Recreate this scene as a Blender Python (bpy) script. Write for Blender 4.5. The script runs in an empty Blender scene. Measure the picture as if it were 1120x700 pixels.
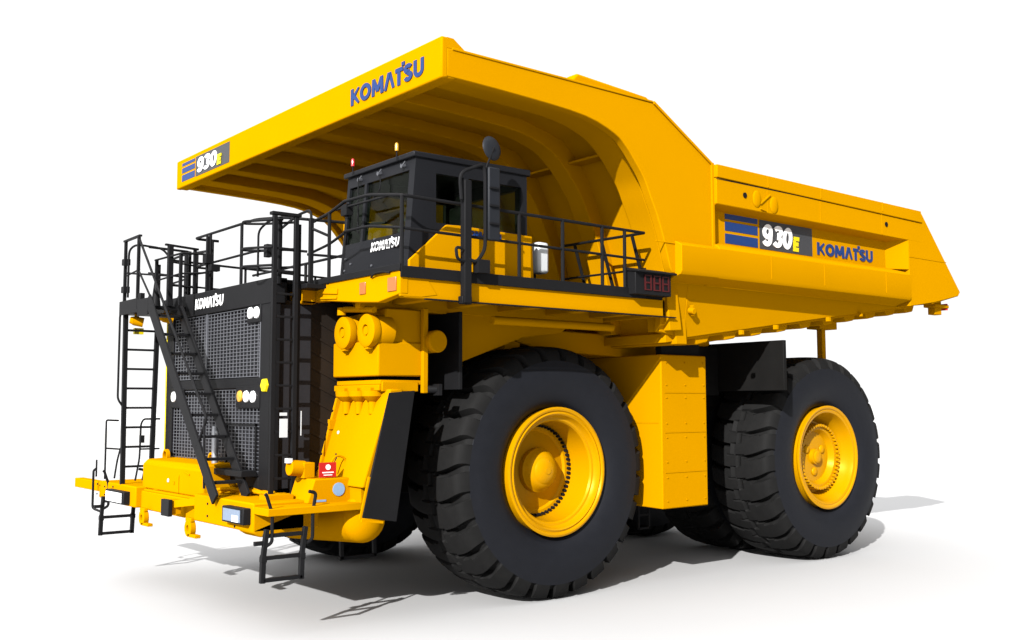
import bpy, bmesh, math, random
from mathutils import Vector, Matrix
random.seed(3)
S = bpy.context.scene
COL = S.collection
PI = math.pi

# ------------------------------------------------------------------ materials
def nt(m):
    m.use_nodes = True
    return m.node_tree.nodes, m.node_tree.links
def paint(name, col, rough=.45, spec=.3, coat=0., var=.06, bump=0., scale=3., metal=0., spectint=None):
    m = bpy.data.materials.new(name); N, L = nt(m)
    b = N['Principled BSDF']
    tc = N.new('ShaderNodeTexCoord'); no = N.new('ShaderNodeTexNoise')
    no.inputs['Scale'].default_value = scale; no.inputs['Detail'].default_value = 6
    L.new(tc.outputs['Object'], no.inputs['Vector'])
    mx = N.new('ShaderNodeMix'); mx.data_type = 'RGBA'
    mx.inputs['A'].default_value = tuple(c*(1-var) for c in col)+(1,)
    mx.inputs['B'].default_value = tuple(min(1, c*(1+var)) for c in col)+(1,)
    L.new(no.outputs['Fac'], mx.inputs['Factor']); L.new(mx.outputs['Result'], b.inputs['Base Color'])
    mr = N.new('ShaderNodeMapRange'); mr.inputs['To Min'].default_value = max(0, rough-.06); mr.inputs['To Max'].default_value = rough+.08
    L.new(no.outputs['Fac'], mr.inputs['Value']); L.new(mr.outputs['Result'], b.inputs['Roughness'])
    b.inputs['Specular IOR Level'].default_value = spec
    if spectint: b.inputs['Specular Tint'].default_value = spectint+(1,)
    b.inputs['Coat Weight'].default_value = coat; b.inputs['Coat Roughness'].default_value = .15
    b.inputs['Metallic'].default_value = metal
    if bump:
        n2 = N.new('ShaderNodeTexNoise'); n2.inputs['Scale'].default_value = 60; n2.inputs['Detail'].default_value = 4
        L.new(tc.outputs['Object'], n2.inputs['Vector'])
        bp = N.new('ShaderNodeBump'); bp.inputs['Strength'].default_value = bump; bp.inputs['Distance'].default_value = .01
        L.new(n2.outputs['Fac'], bp.inputs['Height']); L.new(bp.outputs['Normal'], b.inputs['Normal'])
    return m
YEL = paint('yellow_paint', (.325, .146, .0), .5, .0, 0, .035, .05, 1.2, spectint=(1., .55, .0))
YELR = paint('yellow_rim_paint', (.325, .150, .0), .3, .22, .0, .03, .03, 2, spectint=(1., .7, .12))
BLK = paint('black_paint', (.0062, .0062, .0068), .5, .06, 0, .15, .06, 3)
BLK2 = paint('charcoal_cab_paint', (.0068, .0071, .0085), .45, .08, 0, .12, .05, 2)
MIR = paint('mirror_back', (.0095, .0105, .013), .45, .1, 0, .08)
DRK = paint('dark_parts_and_shade', (.004, .0038, .0036), .7, .08, 0, .3, .1, 3)  # dark parts, and shade put into the colour of frame and inner upright
CORE = paint('radiator_core', (.012, .012, .014), .8, .1, 0, .2, 0, 8)
SHR = paint('dark_shroud', (.0085, .0062, .0046), .6, .15, 0, .12, .06, 2)
WIRE = paint('grey_wire', (.055, .057, .065), .45, .5, 0, .12, 0, 5)
RUB = paint('tyre_rubber', (.0062, .0067, .0088), .5, .10, 0, .16, .15, 6)
TRD = paint('tread_rubber', (.0068, .0067, .0067), .7, .06, 0, .25, .25, 9)
WHT = paint('white_lettering', (.6, .6, .6), .4, .3, 0, .01)
GRY = paint('decal_grey', (.026, .027, .030), .4, .3, 0, .03)
BLU = paint('decal_blue', (.003, .020, .095), .4, .3, 0, .04)
DYEL = paint('decal_yellow', (.45, .36, .0), .4, .3, 0, .02)
RED = paint('decal_red', (.28, .006, .008), .4, .3, 0, .04)
DRED = paint('display_red', (.04, .0035, .004), .5, .2, 0, .05)
ORG = paint('orange_reflector', (.26, .07, .012), .3, .5, .3, .1, 0, 30)
REDL = paint('red_lens', (.40, .015, .02), .2, .5, .4, .05)
AMB = paint('amber_lens', (.40, .20, .015), .2, .5, .4, .05)
PLW = paint('white_plastic', (.36, .37, .38), .35, .4, 0, .04)
CHR = paint('chrome', (.75, .77, .8), .12, .5, 0, .02, metal=1.)
LENS = paint('lamp_lens', (.6, .61, .62), .08, .8, .5, .03)
LENSD = paint('lamp_lens_blue_grey', (.10, .13, .18), .15, .3, .1, .15, 0, 20)
SILV = paint('silver_pipe', (.30, .31, .33), .3, .5, 0, .1, metal=.7)
SPN = paint('interior_grey', (.12, .125, .12), .5, .2)
SEAT = paint('seat_fabric', (.045, .045, .05), .8, .2)
BLUS = paint('sticker_light_blue', (.13, .22, .36), .4, .3, 0, .2, 0, 14)

def glass_mat():
    m = bpy.data.materials.new('tinted_cab_glass'); N, L = nt(m)
    for n in list(N):
        if n.type != 'OUTPUT_MATERIAL': N.remove(n)
    out = [n for n in N if n.type == 'OUTPUT_MATERIAL'][0]
    t = N.new('ShaderNodeBsdfTransparent'); t.inputs['Color'].default_value = (.72, .80, .68, 1)
    g = N.new('ShaderNodeBsdfGlossy'); g.inputs['Roughness'].default_value = .0; g.inputs['Color'].default_value = (.9, .9, .9, 1)
    lw = N.new('ShaderNodeLayerWeight'); lw.inputs['Blend'].default_value = .5
    pw = N.new('ShaderNodeMath'); pw.operation = 'POWER'; pw.inputs[1].default_value = 4; L.new(lw.outputs['Facing'], pw.inputs[0])
    f = N.new('ShaderNodeMath'); f.operation = 'MULTIPLY_ADD'; f.inputs[1].default_value = .25; f.inputs[2].default_value = .004; L.new(pw.outputs[0], f.inputs[0])
    mx = N.new('ShaderNodeMixShader')
    L.new(f.outputs[0], mx.inputs[0]); L.new(t.outputs[0], mx.inputs[1]); L.new(g.outputs[0], mx.inputs[2])
    L.new(mx.outputs[0], out.inputs['Surface'])
    return m
GLS = glass_mat()

# ------------------------------------------------------------------ mesh helpers
class MB:
    def __init__(s): s.v = []; s.f = []
    def add(s, vs, fs):
        o = len(s.v); s.v += [tuple(v) for v in vs]; s.f += [tuple(i+o for i in f) for f in fs]; return s
    def box(s, x0, x1, y0, y1, z0, z1):
        x0, x1 = sorted((x0, x1)); y0, y1 = sorted((y0, y1)); z0, z1 = sorted((z0, z1))
        v = [(x, y, z) for x in (x0, x1) for y in (y0, y1) for z in (z0, z1)]
        return s.add(v, [(0,1,3,2),(4,6,7,5),(0,4,5,1),(2,3,7,6),(0,2,6,4),(1,5,7,3)])
    def hexa(s, lo, hi):
        # lo, hi: four points each, same winding
        return s.add(list(lo)+list(hi), [(0,3,2,1),(4,5,6,7),(0,1,5,4),(1,2,6,5),(2,3,7,6),(3,0,4,7)])
    def prism(s, poly, axis, a0, a1):
        a0, a1 = sorted((a0, a1)); n = len(poly)
        def P(p, a):
            return {'x': (a, p[0], p[1]), 'y': (p[0], a, p[1]), 'z': (p[0], p[1], a)}[axis]
        v = [P(p, a0) for p in poly]+[P(p, a1) for p in poly]
        f = [tuple(range(n)), tuple(range(2*n-1, n-1, -1))]+[(i, i+n, (i+1) % n+n, (i+1) % n) for i in range(n)]
        return s.add(v, f)
    def beam(s, p0, p1, w, h, up=(0, 0, 1)):
        p0, p1 = Vector(p0), Vector(p1); d = (p1-p0).normalized(); up = Vector(up)
        if abs(d.dot(up)) > .98: up = Vector((1, 0, 0))
        a = d.cross(up).normalized(); b = a.cross(d)
        q = [(-w/2, -h/2), (w/2, -h/2), (w/2, h/2), (-w/2, h/2)]
        return s.hexa([p0+a*x+b*y for x, y in q], [p1+a*x+b*y for x, y in q])
    def cyl(s, p0, p1, r, n=12, r2=None):
        p0, p1 = Vector(p0), Vector(p1); d = (p1-p0).normalized()
        u = Vector((0, 0, 1)) if abs(d.z) < .9 else Vector((1, 0, 0))
        a = d.cross(u).normalized(); b = a.cross(d); r2 = r if r2 is None else r2
        v = [p0+(a*math.cos(t)+b*math.sin(t))*r for t in [2*PI*i/n for i in range(n)]]
        v += [p1+(a*math.cos(t)+b*math.sin(t))*r2 for t in [2*PI*i/n for i in range(n)]]
        return s.add(v, [tuple(range(n-1, -1, -1)), tuple(range(n, 2*n))]+[(i, (i+1) % n, (i+1) % n+n, i+n) for i in range(n)])
    def tube(s, pts, r, n=8, fil=.1):
        P = [Vector(p) for p in pts]
        if fil and len(P) > 2:
            Q = [P[0]]
            for i in range(1, len(P)-1):
                a, b, c = P[i-1], P[i], P[i+1]
                t = min(fil, (a-b).length*.45, (c-b).length*.45)
                s0 = b+(a-b).normalized()*t; s1 = b+(c-b).normalized()*t
                for k in range(5):
                    u = k/4; Q.append(s0*(1-u)**2+b*2*u*(1-u)+s1*u*u)
            Q.append(P[-1]); P = Q
        d = (P[1]-P[0]).normalized(); u = Vector((0, 0, 1)) if abs(d.z) < .9 else Vector((1, 0, 0))
        a = d.cross(u).normalized(); rings = []
        for i, p in enumerate(P):
            d = (P[min(i+1, len(P)-1)]-P[max(i-1, 0)]).normalized()
            a = (a-d*a.dot(d)).normalized(); b = a.cross(d)
            rings.append([p+(a*math.cos(t)+b*math.sin(t))*r for t in [2*PI*k/n for k in range(n)]])
        v = [q for R in rings for q in R]; f = []
        for i in range(len(rings)-1):
            for k in range(n): f.append((i*n+k, i*n+(k+1) % n, (i+1)*n+(k+1) % n, (i+1)*n+k))
        f += [tuple(range(n-1, -1, -1)), tuple(range((len(rings)-1)*n, len(rings)*n))]
        return s.add(v, f)
    def lathe(s, prof, c=(0, 0, 0), axis='y', n=64, close=False):
        c = Vector(c); v = []; m = len(prof)
        for i in range(n):
            t = 2*PI*i/n; ct, st = math.cos(t), math.sin(t)
            for a, r in prof:
                p = {'y': Vector((r*ct, a, r*st)), 'x': Vector((a, r*ct, r*st)), 'z': Vector((r*ct, r*st, a))}[axis]
                v.append(c+p)
        f = []
        for i in range(n):
            j = (i+1) % n
            for k in range(m-1): f.append((i*m+k, i*m+k+1, j*m+k+1, j*m+k))
        return s.add(v, f)
    def sphere(s, c, rx, ry, rz, n=14):
        v = []; f = []; c = Vector(c); h = n//2
        for i in range(1, h):
            p = PI*i/h
            for k in range(n):
                t = 2*PI*k/n; v.append(c+Vector((rx*math.sin(p)*math.cos(t), ry*math.sin(p)*math.sin(t), rz*math.cos(p))))
        top = len(v); v.append(c+Vector((0, 0, rz))); v.append(c-Vector((0, 0, rz)))
        for i in range(h-2):
            for k in range(n): f.append((i*n+k, (i+1)*n+k, (i+1)*n+(k+1) % n, i*n+(k+1) % n))
        for k in range(n):
            f.append((top, k, (k+1) % n)); f.append((top+1, (h-2)*n+(k+1) % n, (h-2)*n+k))
        return s.add(v, f)
    def mirror(s):
        n = len(s.v); s.v += [(x, -y, z) for x, y, z in s.v]; s.f += [tuple(i+n for i in reversed(f)) for f in s.f]; return s
    def build(s, name, mat, parent=None, bev=0., ang=35, label=None):
        me = bpy.data.meshes.new(name); me.from_pydata([tuple(v) for v in s.v], [], s.f)
        bm = bmesh.new(); bm.from_mesh(me); bmesh.ops.recalc_face_normals(bm, faces=bm.faces[:]); bm.to_mesh(me); bm.free()
        me.polygons.foreach_set('use_smooth', [True]*len(me.polygons)); me.update()
        me.set_sharp_from_angle(angle=math.radians(ang))
        me.materials.append(mat)
        o = bpy.data.objects.new(name, me); COL.objects.link(o)
        if parent: o.parent = parent
        if bev:
            b = o.modifiers.new('bevel', 'BEVEL'); b.width = bev; b.segments = 2; b.limit_method = 'ANGLE'; b.angle_limit = math.radians(35)
        if label: o['label'] = label
        return o

# ------------------------------------------------------------------ lettering from strokes
def arc(cx, cy, rx, ry, a0, a1, n=14):
    return [(cx+rx*math.cos(math.radians(a0+(a1-a0)*i/n)), cy+ry*math.sin(math.radians(a0+(a1-a0)*i/n))) for i in range(n+1)]
def glyph(ch, w, h, t):
    k = t/2
    if ch == 'K': return [[(k, 0), (k, h)], [(w-k*.2, h*1.0), (t*.8, h*.42)], [(t*1.0, h*.62), (w-k*.2, -.0)]]
    if ch == 'O' or ch == '0': return [arc(w/2, h/2, w/2-k, h/2-k, 0, 360, 28)]
    if ch == 'M': return [[(k, 0), (k+.04, h)], [(k*1.4, h), (w/2, h*.22)], [(w/2, h*.22), (w-k*1.4, h)], [(w-k-.04, h), (w-k, 0)]]
    if ch == 'A': return [[(k*.7, 0), (w/2-k*.1, h)], [(w/2+k*.1, h), (w-k*.7, 0)]]
    if ch == 'T': return [[(w*.45, 0), (w*.45, h*.95)], [(0, h-k*1.1), (w, h-k*1.1)], [(w*1.02, h+k*.2), (w*1.02, h+k*2.0)]]
    if ch == 'S': return [arc(w/2, h*.72, w/2-k, h*.28-k, 20, 180, 12)+arc(w/2, h*.72, w/2-k, h*.28-k, 180, 265, 6)[1:] + arc(w/2, h*.29, w/2-k, h*.29-k, 85, -90, 12)+arc(w/2, h*.29, w/2-k, h*.29-k, -90, -165, 6)[1:]]
    if ch == 'U': return [[(k, h), (k, w/2)]+arc(w/2, w/2, w/2-k, w/2-k, 180, 360, 14)+[(w-k, h)]]
    if ch == '9': return [arc(w/2, h*.66, w/2-k, h*.34-k, 0, 360, 20), [(w-k, h*.66), (w-k, h*.36)]+arc(w/2, h*.33, w/2-k, h*.33-k, 0, -155, 12)]
    if ch == 'x9': return [arc(w/2, h*.68, w/2-k, h*.32-k, 0, 360, 20), [(w-k, h*.68)]+arc(w/2, h*.36, w/2-k, h*.36-k, 0, -150, 12)]
    if ch == '3': return [arc(w/2, h*.73, w/2-k, h*.27-k, 155, -90, 14), arc(w/2, h*.29, w/2-k, h*.29-k, 90, -155, 14)]
    if ch == 'E': return [[(k, 0), (k, h)], [(0, k), (w, k)], [(0, h/2), (w*.9, h/2)], [(0, h-k), (w, h-k)]]
    if ch == '8': return [[(k, k), (k, h-k), (w-k, h-k), (w-k, k), (k, k)], [(k, h/2), (w-k, h/2)]]
    return []
def ribbon(mb, line, t, place, d0, d1):
    n = len(line); closed = n > 4 and (Vector(line[0])-Vector(line[-1])).length < 1e-4
    L = []; R = []
    for i in range(n):
        p = Vector(line[i])
        if closed: a = Vector(line[i-1 if i > 0 else n-2]); b = Vector(line[i+1 if i < n-1 else 1])
        else: a = Vector(line[max(i-1, 0)]); b = Vector(line[min(i+1, n-1)])
        d = (b-a).normalized(); nn = Vector((-d.y, d.x)); sc = 1.
        if 0 < i < n-1 or closed:
            e = (p-a).normalized() if (p-a).length > 1e-6 else d; sc = 1/max(.6, abs(e.dot(d)))
        L.append(p+nn*t/2*sc); R.append(p-nn*t/2*sc)
    for i in range(n-1):
        q = [L[i], R[i], R[i+1], L[i+1]]
        mb.hexa([place(c.x, c.y, d0) for c in q], [place(c.x, c.y, d1) for c in q])
WID = dict(K=.78, O=.95, M=1.0, A=.85, T=.62, S=.68, U=.78, E=.6)
def lettering(name, text, org, udir, vdir, width, height, mat, parent, slant=.0, t=.26, gap=.06, w=None, out=.012, lift=.004, label=None):
    """text laid on a surface: org = lower left corner, udir/vdir = reading and up directions"""
    org, ud, vd = Vector(org), Vector(udir).normalized(), Vector(vdir).normalized(); nd = ud.cross(vd)
    ws = [(w or WID.get(c, .7)) for c in text]; tot = sum(ws)+gap*(len(ws)-1); sx = width/tot
    x = 0; mb = MB(); k = 0
    for c, cw in zip(text, ws):
        for st in glyph(c, cw, 1., t):
            k += 1; e = (k % 5)*.0012
            lim = max(p[1] for p in st) <= 1.0
            def pl(u, v, d, x=x, e=e, lim=lim, cw=cw):
                if lim: v = min(max(v, 0), 1.); u = min(max(u, 0), cw)
                return org+ud*((x+u+slant*v)*sx)+vd*(v*height)+nd*(d+(e if d > lift else 0))
            ribbon(mb, st, t, pl, lift, out)
        x += cw+gap
    return mb.build(name, mat, parent, label=label)

# ------------------------------------------------------------------ the truck
T = bpy.data.objects.new('mining_dump_truck', None); COL.objects.link(T)
T['label'] = 'giant yellow mining dump truck with black cab, front stairs and huge black tyres'
T['category'] = 'dump truck'

# ---- dump body ---------------------------------------------------------------
W = 4.3
inner = [(-2.715, 6.86), (-1.4, 6.83), (-.37, 6.77), (.19, 6.62), (.42, 6.47), (.61, 6.27), (.79, 6.05), (.92, 5.8), (1.08, 5.48), (1.22, 5.1), (1.35, 4.62), (1.43, 3.89)]
def smooth(P, n=3):
    Q = []
    for i in range(len(P)-1):
        p0, p1, p2, p3 = P[max(i-1, 0)], P[i], P[i+1], P[min(i+2, len(P)-1)]
        for k in range(n):
            t = k/n
            Q.append(tuple(.5*(2*p1[a]+(p2[a]-p0[a])*t+(2*p0[a]-5*p1[a]+4*p2[a]-p3[a])*t*t+(-p0[a]+3*p1[a]-3*p2[a]+p3[a])*t**3) for a in (0, 1)))
    return Q+[P[-1]]
inner = smooth(inner)
b = MB()
# side end plates of canopy and headboard
side = [(-2.715, 7.22), (.98, 7.2), (2.3, 6.46), (2.3, 4.72), (1.36, 4.72)]+[p for p in inner[::-1] if p[1] > 4.75]
b.prism(side, 'y', -4.3, -4.16).mirror()
# top and underside sheets of the canopy, headboard sheet
sheet = [(-2.71, 7.12), (-.3, 7.05), (.5, 6.86), (.95, 6.45), (1.25, 5.9), (1.52, 5.2), (1.66, 4.6), (1.76, 3.7)]
outs = [(2.0, 3.7), (1.95, 4.6), (1.85, 5.3), (1.6, 6.0), (1.2, 6.62), (.7, 7.02), (-.3, 7.15), (-2.71, 7.19)]
b.prism(sheet+outs, 'y', -4.0, 4.0)
body = b.build('dump_body', YEL, T, .012)
# front lip
lip = MB().box(-2.80, -2.70, -4.3, 4.3, 6.83, 7.36).box(-2.73, -2.58, -4.29, 4.29, 6.835, 6.88)
LIP = lip.build('canopy_lip', YEL, body, .035)
for sg in (-1, 1): MB().prism([(-2.72, 7.22), (-2.42, 7.22), (-2.62, 7.355), (-2.72, 7.355)], 'y', sg*4.3, sg*4.26).build('lip_gusset', YEL, LIP)
MB().box(-2.64, .98, -4.315, -4.15, 7.205, 7.235).build('edge_trim', YEL, body, .006)
for y in (-3.75, -2.68, -1.6, -.53, .53, 1.6, 2.68, 3.75):
    r = MB(); k = 0
    ip = [(x, z+.02) if z > 6.5 else (x+.02, z) for x, z in inner]
    ip[0] = (-2.58, 6.90)
    ipi = [(x+.0, z+.06) if x < .3 else (x+.08, z) for x, z in ip]
    poly = ipi+[(1.80, 3.9), (1.7, 4.6), (1.56, 5.2), (1.29, 5.9), (.99, 6.47), (.52, 6.9), (-.3, 7.08), (-2.58, 7.14)]
    ya, yb = (y-.17, y+.17) if abs(y) < 3.7 else ((-4.08, -3.62) if y < 0 else (3.62, 4.08))
    r.prism(poly, 'y', ya, yb)
    r.build('canopy_rib', YEL, body, .015)
MB().box(.62, .85, -4.15, 4.15, 6.50, 6.54).build('cross_stiffener', YEL, body, .01)
# raised spill guard above the headboard corner
for sg in (-1, 1): MB().prism([(-.55, 7.22), (-.36, 7.42), (1.03, 7.345), (2.33, 6.60), (2.33, 6.44), (.98, 7.2)], 'y', sg*4.14, sg*3.9).build('spill_guard', YEL, body, .03)
MB().prism([(1.00, 7.235), (1.0, 7.19), (2.34, 6.42), (2.36, 6.46)], 'y', -4.325, -4.14).build('edge_trim', YEL, body, .005)
# flank seam plates on the outer headboard face
MB().box(1.0, 2.28, -4.312, -4.30, 5.155, 5.172).box(2.26, 2.31, -4.33, -4.28, 5.15, 6.5).build('weld_seam', YEL, body, .003)

# side walls
s = MB()
s.prism([(2.3, 6.26), (8.27, 6.20), (8.27, 5.83), (2.3, 5.86)], 'y', -4.38, -4.06)          # upper panel
s.prism([(2.3, 6.47), (8.25, 6.43), (8.29, 6.21), (2.3, 6.27)], 'y', -4.40, -4.0)           # rail
s.prism([(2.3, 5.87), (7.8, 5.84), (7.8, 5.25), (2.3, 5.28)], 'y', -4.16, -4.06)            # recess back
s.hexa([(7.35, -4.16, 5.28), (7.80, -4.38, 5.28), (7.80, -4.1, 5.28), (7.35, -4.1, 5.28)],
       [(7.35, -4.16, 5.835), (7.80, -4.38, 5.835), (7.80, -4.1, 5.835), (7.35, -4.1, 5.835)])
s.hexa([(2.3, -4.38, 5.86), (7.8, -4.38, 5.835), (7.8, -4.1, 5.835), (2.3, -4.1, 5.86)],
       [(2.3, -4.16, 5.80), (7.8, -4.16, 5.78), (7.8, -4.1, 5.78), (2.3, -4.1, 5.80)])
# tail panel
s.prism([(7.795, 4.60), (7.795, 6.205), (8.28, 6.20), (8.30, 6.40), (9.66, 4.98), (9.58, 4.90), (8.67, 4.72)], 'y', -4.379, -4.1)
# lower ledge box with a sloping top edge
s.prism([(-4.10, 4.60), (-4.10, 5.30), (-4.16, 5.30), (-4.40, 5.20), (-4.43, 5.16), (-4.43, 4.76), (-4.40, 4.70), (-4.10, 4.62)], 'x', 2.28, 7.76)
s.prism([(-4.10, 4.60), (-4.10, 5.20), (-4.31, 5.20), (-4.43, 5.14), (-4.43, 4.76), (-4.40, 4.70), (-4.10, 4.62)], 'x', 1.42, 2.30)
# lower side
s.hexa([(1.40, -4.1, 4.72), (1.95, -4.1, 4.72), (1.95, -3.98, 4.72), (1.40, -3.98, 4.72)],
       [(1.44, -3.955, 3.88), (1.95, -3.955, 3.80), (1.95, -3.84, 3.80), (1.44, -3.84, 3.88)])
s.hexa([(1.95, -4.1, 4.72), (8.7, -4.1, 4.74), (8.7, -3.98, 4.74), (1.95, -3.98, 4.72)],
       [(1.95, -3.955, 3.80), (8.66, -4.06, 4.70), (8.66, -3.93, 4.70), (1.95, -3.84, 3.80)])
s2 = MB(); s2.v = [(x, -y, z) for x, y, z in s.v]; s2.f = [tuple(reversed(f)) for f in s.f]; s2.build('side_wall', YEL, body, .014)
SIDE = s.build('side_wall', YEL, body, .014)
MB().box(2.3, 8.29, -4.384, -4.37, 6.24, 6.25).build('weld_seam', BLK, SIDE)
w = MB()
for x in (3.55, 5.0, 6.9): MB().box(x, x+.012, -4.386, -4.37, 5.86, 6.22).build('weld_seam', YEL, SIDE); MB().box(x, x+.012, -4.436, -4.42, 4.78, 5.15).build('weld_seam', YEL, SIDE); MB().box(x, x+.014, -4.408, -4.39, 6.27, 6.44).build('weld_seam', YEL, SIDE)
w.box(7.8, 9.15, -4.386, -4.37, 5.52, 5.535)
w.build('weld_seam', YEL, SIDE)
# lifting eye plates on upper panel
w = MB(); w.sphere((3.28, -4.385, 6.05), .11, .02, .14).sphere((3.72, -4.385, 6.0), .11, .02, .14).beam((3.36, -4.39, 5.98), (3.62, -4.39, 6.16), .02, .03, (0, 1, 0))
w.beam((3.36, -4.39, 5.9), (3.5, -4.39, 5.88), .02, .03, (0, 1, 0))
w.build('eye_plate', YEL, SIDE)
for x, z in ((2.98, 6.07), (7.05, 6.05)): MB().cyl((x, -4.38, z), (x, -4.392, z), .045).build('eye_hole', DRK, SIDE)
# floor, bolsters, tail
f = MB()
f.hexa([(1.6, -3.92, 3.72), (8.66, -3.92, 4.66), (8.66, 3.92, 4.66), (1.6, 3.92, 3.72)], [(1.6, -3.92, 3.86), (8.66, -3.92, 4.74), (8.66, 3.92, 4.74), (1.6, 3.92, 3.86)])
f.hexa([(8.6, -4.36, 4.68), (9.62, -4.36, 4.90), (9.62, 4.36, 4.90), (8.6, 4.36, 4.68)], [(8.6, -4.36, 4.75), (9.66, -4.36, 4.98), (9.66, 4.36, 4.98), (8.6, 4.36, 4.75)])
FLR = f.build('body_floor', YEL, body, .01)
for i in range(10):
    x = 2.25+i*.68; z = 3.80+(x-1.6)*.134
    MB().prism([(x, z), (x+.1, z-.17), (x+.34, z-.13), (x+.44, z+.06)], 'y', -3.90, 3.90).build('floor_bolster', YEL, body, .02)
# front belly under the headboard
MB().prism([(1.5, 3.92), (-.2, 3.95), (-.9, 4.02), (-.9, 3.9), (.3, 3.62), (2.4, 3.55), (4.2, 3.82), (4.2, 4.1)], 'y', -2.6, 2.6).build('body_nose', YEL, body, .02)
for x in (-.4, .5, 1.3): MB().box(x, x+.3, -2.55, 2.55, 3.58, 3.88).build('floor_bolster', YEL, body, .02)
MB().prism([(1.35, 3.64), (6.2, 4.30), (6.2, 4.08), (1.6, 3.48)], 'y', -1.5, -.9).mirror().build('hoist_beam', YEL, body, .02)
# tail hook with red lamp
hk = MB().box(9.0, 9.25, -4.2, -4.05, 4.52, 4.82).box(8.93, 9.45, -4.25, -4.0, 4.66, 4.72).build('tail_bracket', YEL, body, .01)
MB().box(9.40, 9.44, -4.23, -4.1, 4.62, 4.75).build('tail_lamp', REDL, hk)
MB().cyl((2.02, -4.04, 4.22), (2.02, -4.14, 4.20), .05).beam((2.02, -4.09, 4.30), (2.06, -4.09, 4.14), .05, .06).build('tie_lug', YEL, SIDE, .006)
for x in (3.2, 4.1, 5.6, 6.6): MB().box(x, x+.05, -4.1, -4.03, 3.90+(x-3.2)*.137, 3.97+(x-3.2)*.137).build('tie_lug', YEL, SIDE)

# decals: side
rec = -4.16
MB().box(3.92-1.17, 3.92-1.17+.82, rec-.006, rec, 5.315, 5.47).box(2.75, 3.57, rec-.006, rec, 5.515, 5.66).box(2.75, 3.57, rec-.006, rec, 5.70, 5.785).build('stripe_decal', BLU, SIDE)
MB().box(3.62, 5.06, rec-.006, rec, 5.31, 5.785).build('number_panel', GRY, SIDE)
lettering('number_lettering', '930', (3.66, rec-.006, 5.36), (1, 0, 0), (0, 0, 1), .80, .37, WHT, SIDE, .12, .22, .04, .66)
lettering('number_lettering', 'E', (4.50, rec-.006, 5.345), (1, 0, 0), (0, 0, 1), .15, .25, DYEL, SIDE, .1, .28, .05)
lettering('name_lettering', 'KOMATSU', (5.20, rec, 5.355), (1, 0, 0), (0, 0, 1), 1.72, .215, BLU, SIDE, .0, .235, .07)
# decals: lip (faces -x, reads towards -y)
lx = -2.80
MB().box(lx-.006, lx, 3.42, 4.02, 6.93, 7.05).box(lx-.006, lx, 3.42, 4.02, 7.085, 7.18).box(lx-.006, lx, 3.42, 4.02, 7.215, 7.27).build('stripe_decal', BLU, LIP)
MB().box(lx-.006, lx, 1.93, 3.38, 6.92, 7.28).build('number_panel', GRY, LIP)
lettering('number_lettering', '930', (lx-.006, 3.30, 6.965), (0, -1, 0), (0, 0, 1), .84, .27, WHT, LIP, .12, .22, .04, .66)
lettering('number_lettering', 'E', (lx-.006, 2.42, 6.955), (0, -1, 0), (0, 0, 1), .16, .18, DYEL, LIP, .1, .28, .05)
lettering('name_lettering', 'KOMATSU', (lx, -2.12, 6.955), (0, -1, 0), (0, 0, 1), 1.80, .235, BLU, LIP, .0, .235, .07)

# ---- wheels ------------------------------------------------------------------
R = 1.83
def tyre_mesh():
    prof = [(-.47, .90), (-.55, .95), (-.62, 1.04), (-.665, 1.16), (-.685, 1.30), (-.685, 1.42), (-.675, 1.50), (-.665, 1.555), (-.66, 1.60), (-.648, 1.66), (-.632, 1.71), (-.605, 1.755),
            (-.57, 1.785), (-.52, 1.80), (-.46, 1.81), (-.40, 1.817), (-.33, 1.822), (-.26, 1.826), (-.19, 1.828), (-.12, 1.83), (-.06, 1.83), (-.03, 1.83), (.0, 1.83)]
    prof = prof+[(-a, r) for a, r in prof[::-1][1:]]
    NL = 28; SUB = 18; n = NL*SUB; m = len(prof); mb = MB()
    for i in range(n):
        for a, r in prof:
            aa = abs(a); c = -.34*(min(aa, .62)/.6)**2.2
            th = 2*PI*(i/SUB+c)/NL               # the columns of the grid bend with the lugs
            q = (i+(SUB//2 if a > 0 else 0)) % SUB
            wid = 5 if aa > .5 else (4 if aa > .3 else 2)
            dep = 0
            if r >= 1.64 and aa > .16 and 0 < q <= wid: dep = .115*min(1, (r-1.60)/.08)
            if aa < .17 and i % SUB == 0: dep = .035
            z = (i//(SUB//2)) % 2
            if (z and abs(a-.06) < .035) or (not z and abs(a+.06) < .035): dep = max(dep, .04)
            rr = r-dep
            mb.v.append((rr*math.cos(th), a, rr*math.sin(th)))
    for i in range(n):
        j = (i+1) % n
        for k in range(m-1): mb.f.append((i*m+k, i*m+k+1, j*m+k+1, j*m+k))
    return mb
def make_wheel(front):
    rim = MB()
    if front:
        prof = [(.1, .90), (-.60, .90), (-.635, .93), (-.655, .93), (-.665, .905), (-.66, .88), (-.64, .865), (-.645, .85), (-.655, .835), (-.64, .815), (-.60, .80), (-.57, .775), (-.565, .745), (-.54, .725), (-.20, .69), (-.13, .685), (-.13, .60), (-.10, .57), (-.14, .34), (-.16, .30), (-.25, .27), (-.34, .23), (-.40, .17), (-.43, .09), (-.435, 0.001)]
    else:
        prof = [(.1, .90), (-.60, .90), (-.635, .93), (-.655, .93), (-.665, .905), (-.66, .88), (-.64, .86), (-.645, .845), (-.635, .81), (-.57, .78), (-.50, .76), (-.44, .72), (-.33, .68), (-.27, .655), (-.26, .61), (-.40, .60), (-.43, .59), (-.44, .56), (-.43, .50), (-.37, .46), (-.33, .44), (-.34, .15), (-.40, .14), (-.42, .09), (-.425, .001)]
    rim.lathe(prof, n=72)
    o = rim.build('wheel', YELR, T, 0, 30)
    ty = tyre_mesh() if front == 1 else None
    return o
TM = tyre_mesh().build('tyre', RUB, None, 0, 28)
TM.data.materials.append(TRD)
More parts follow.
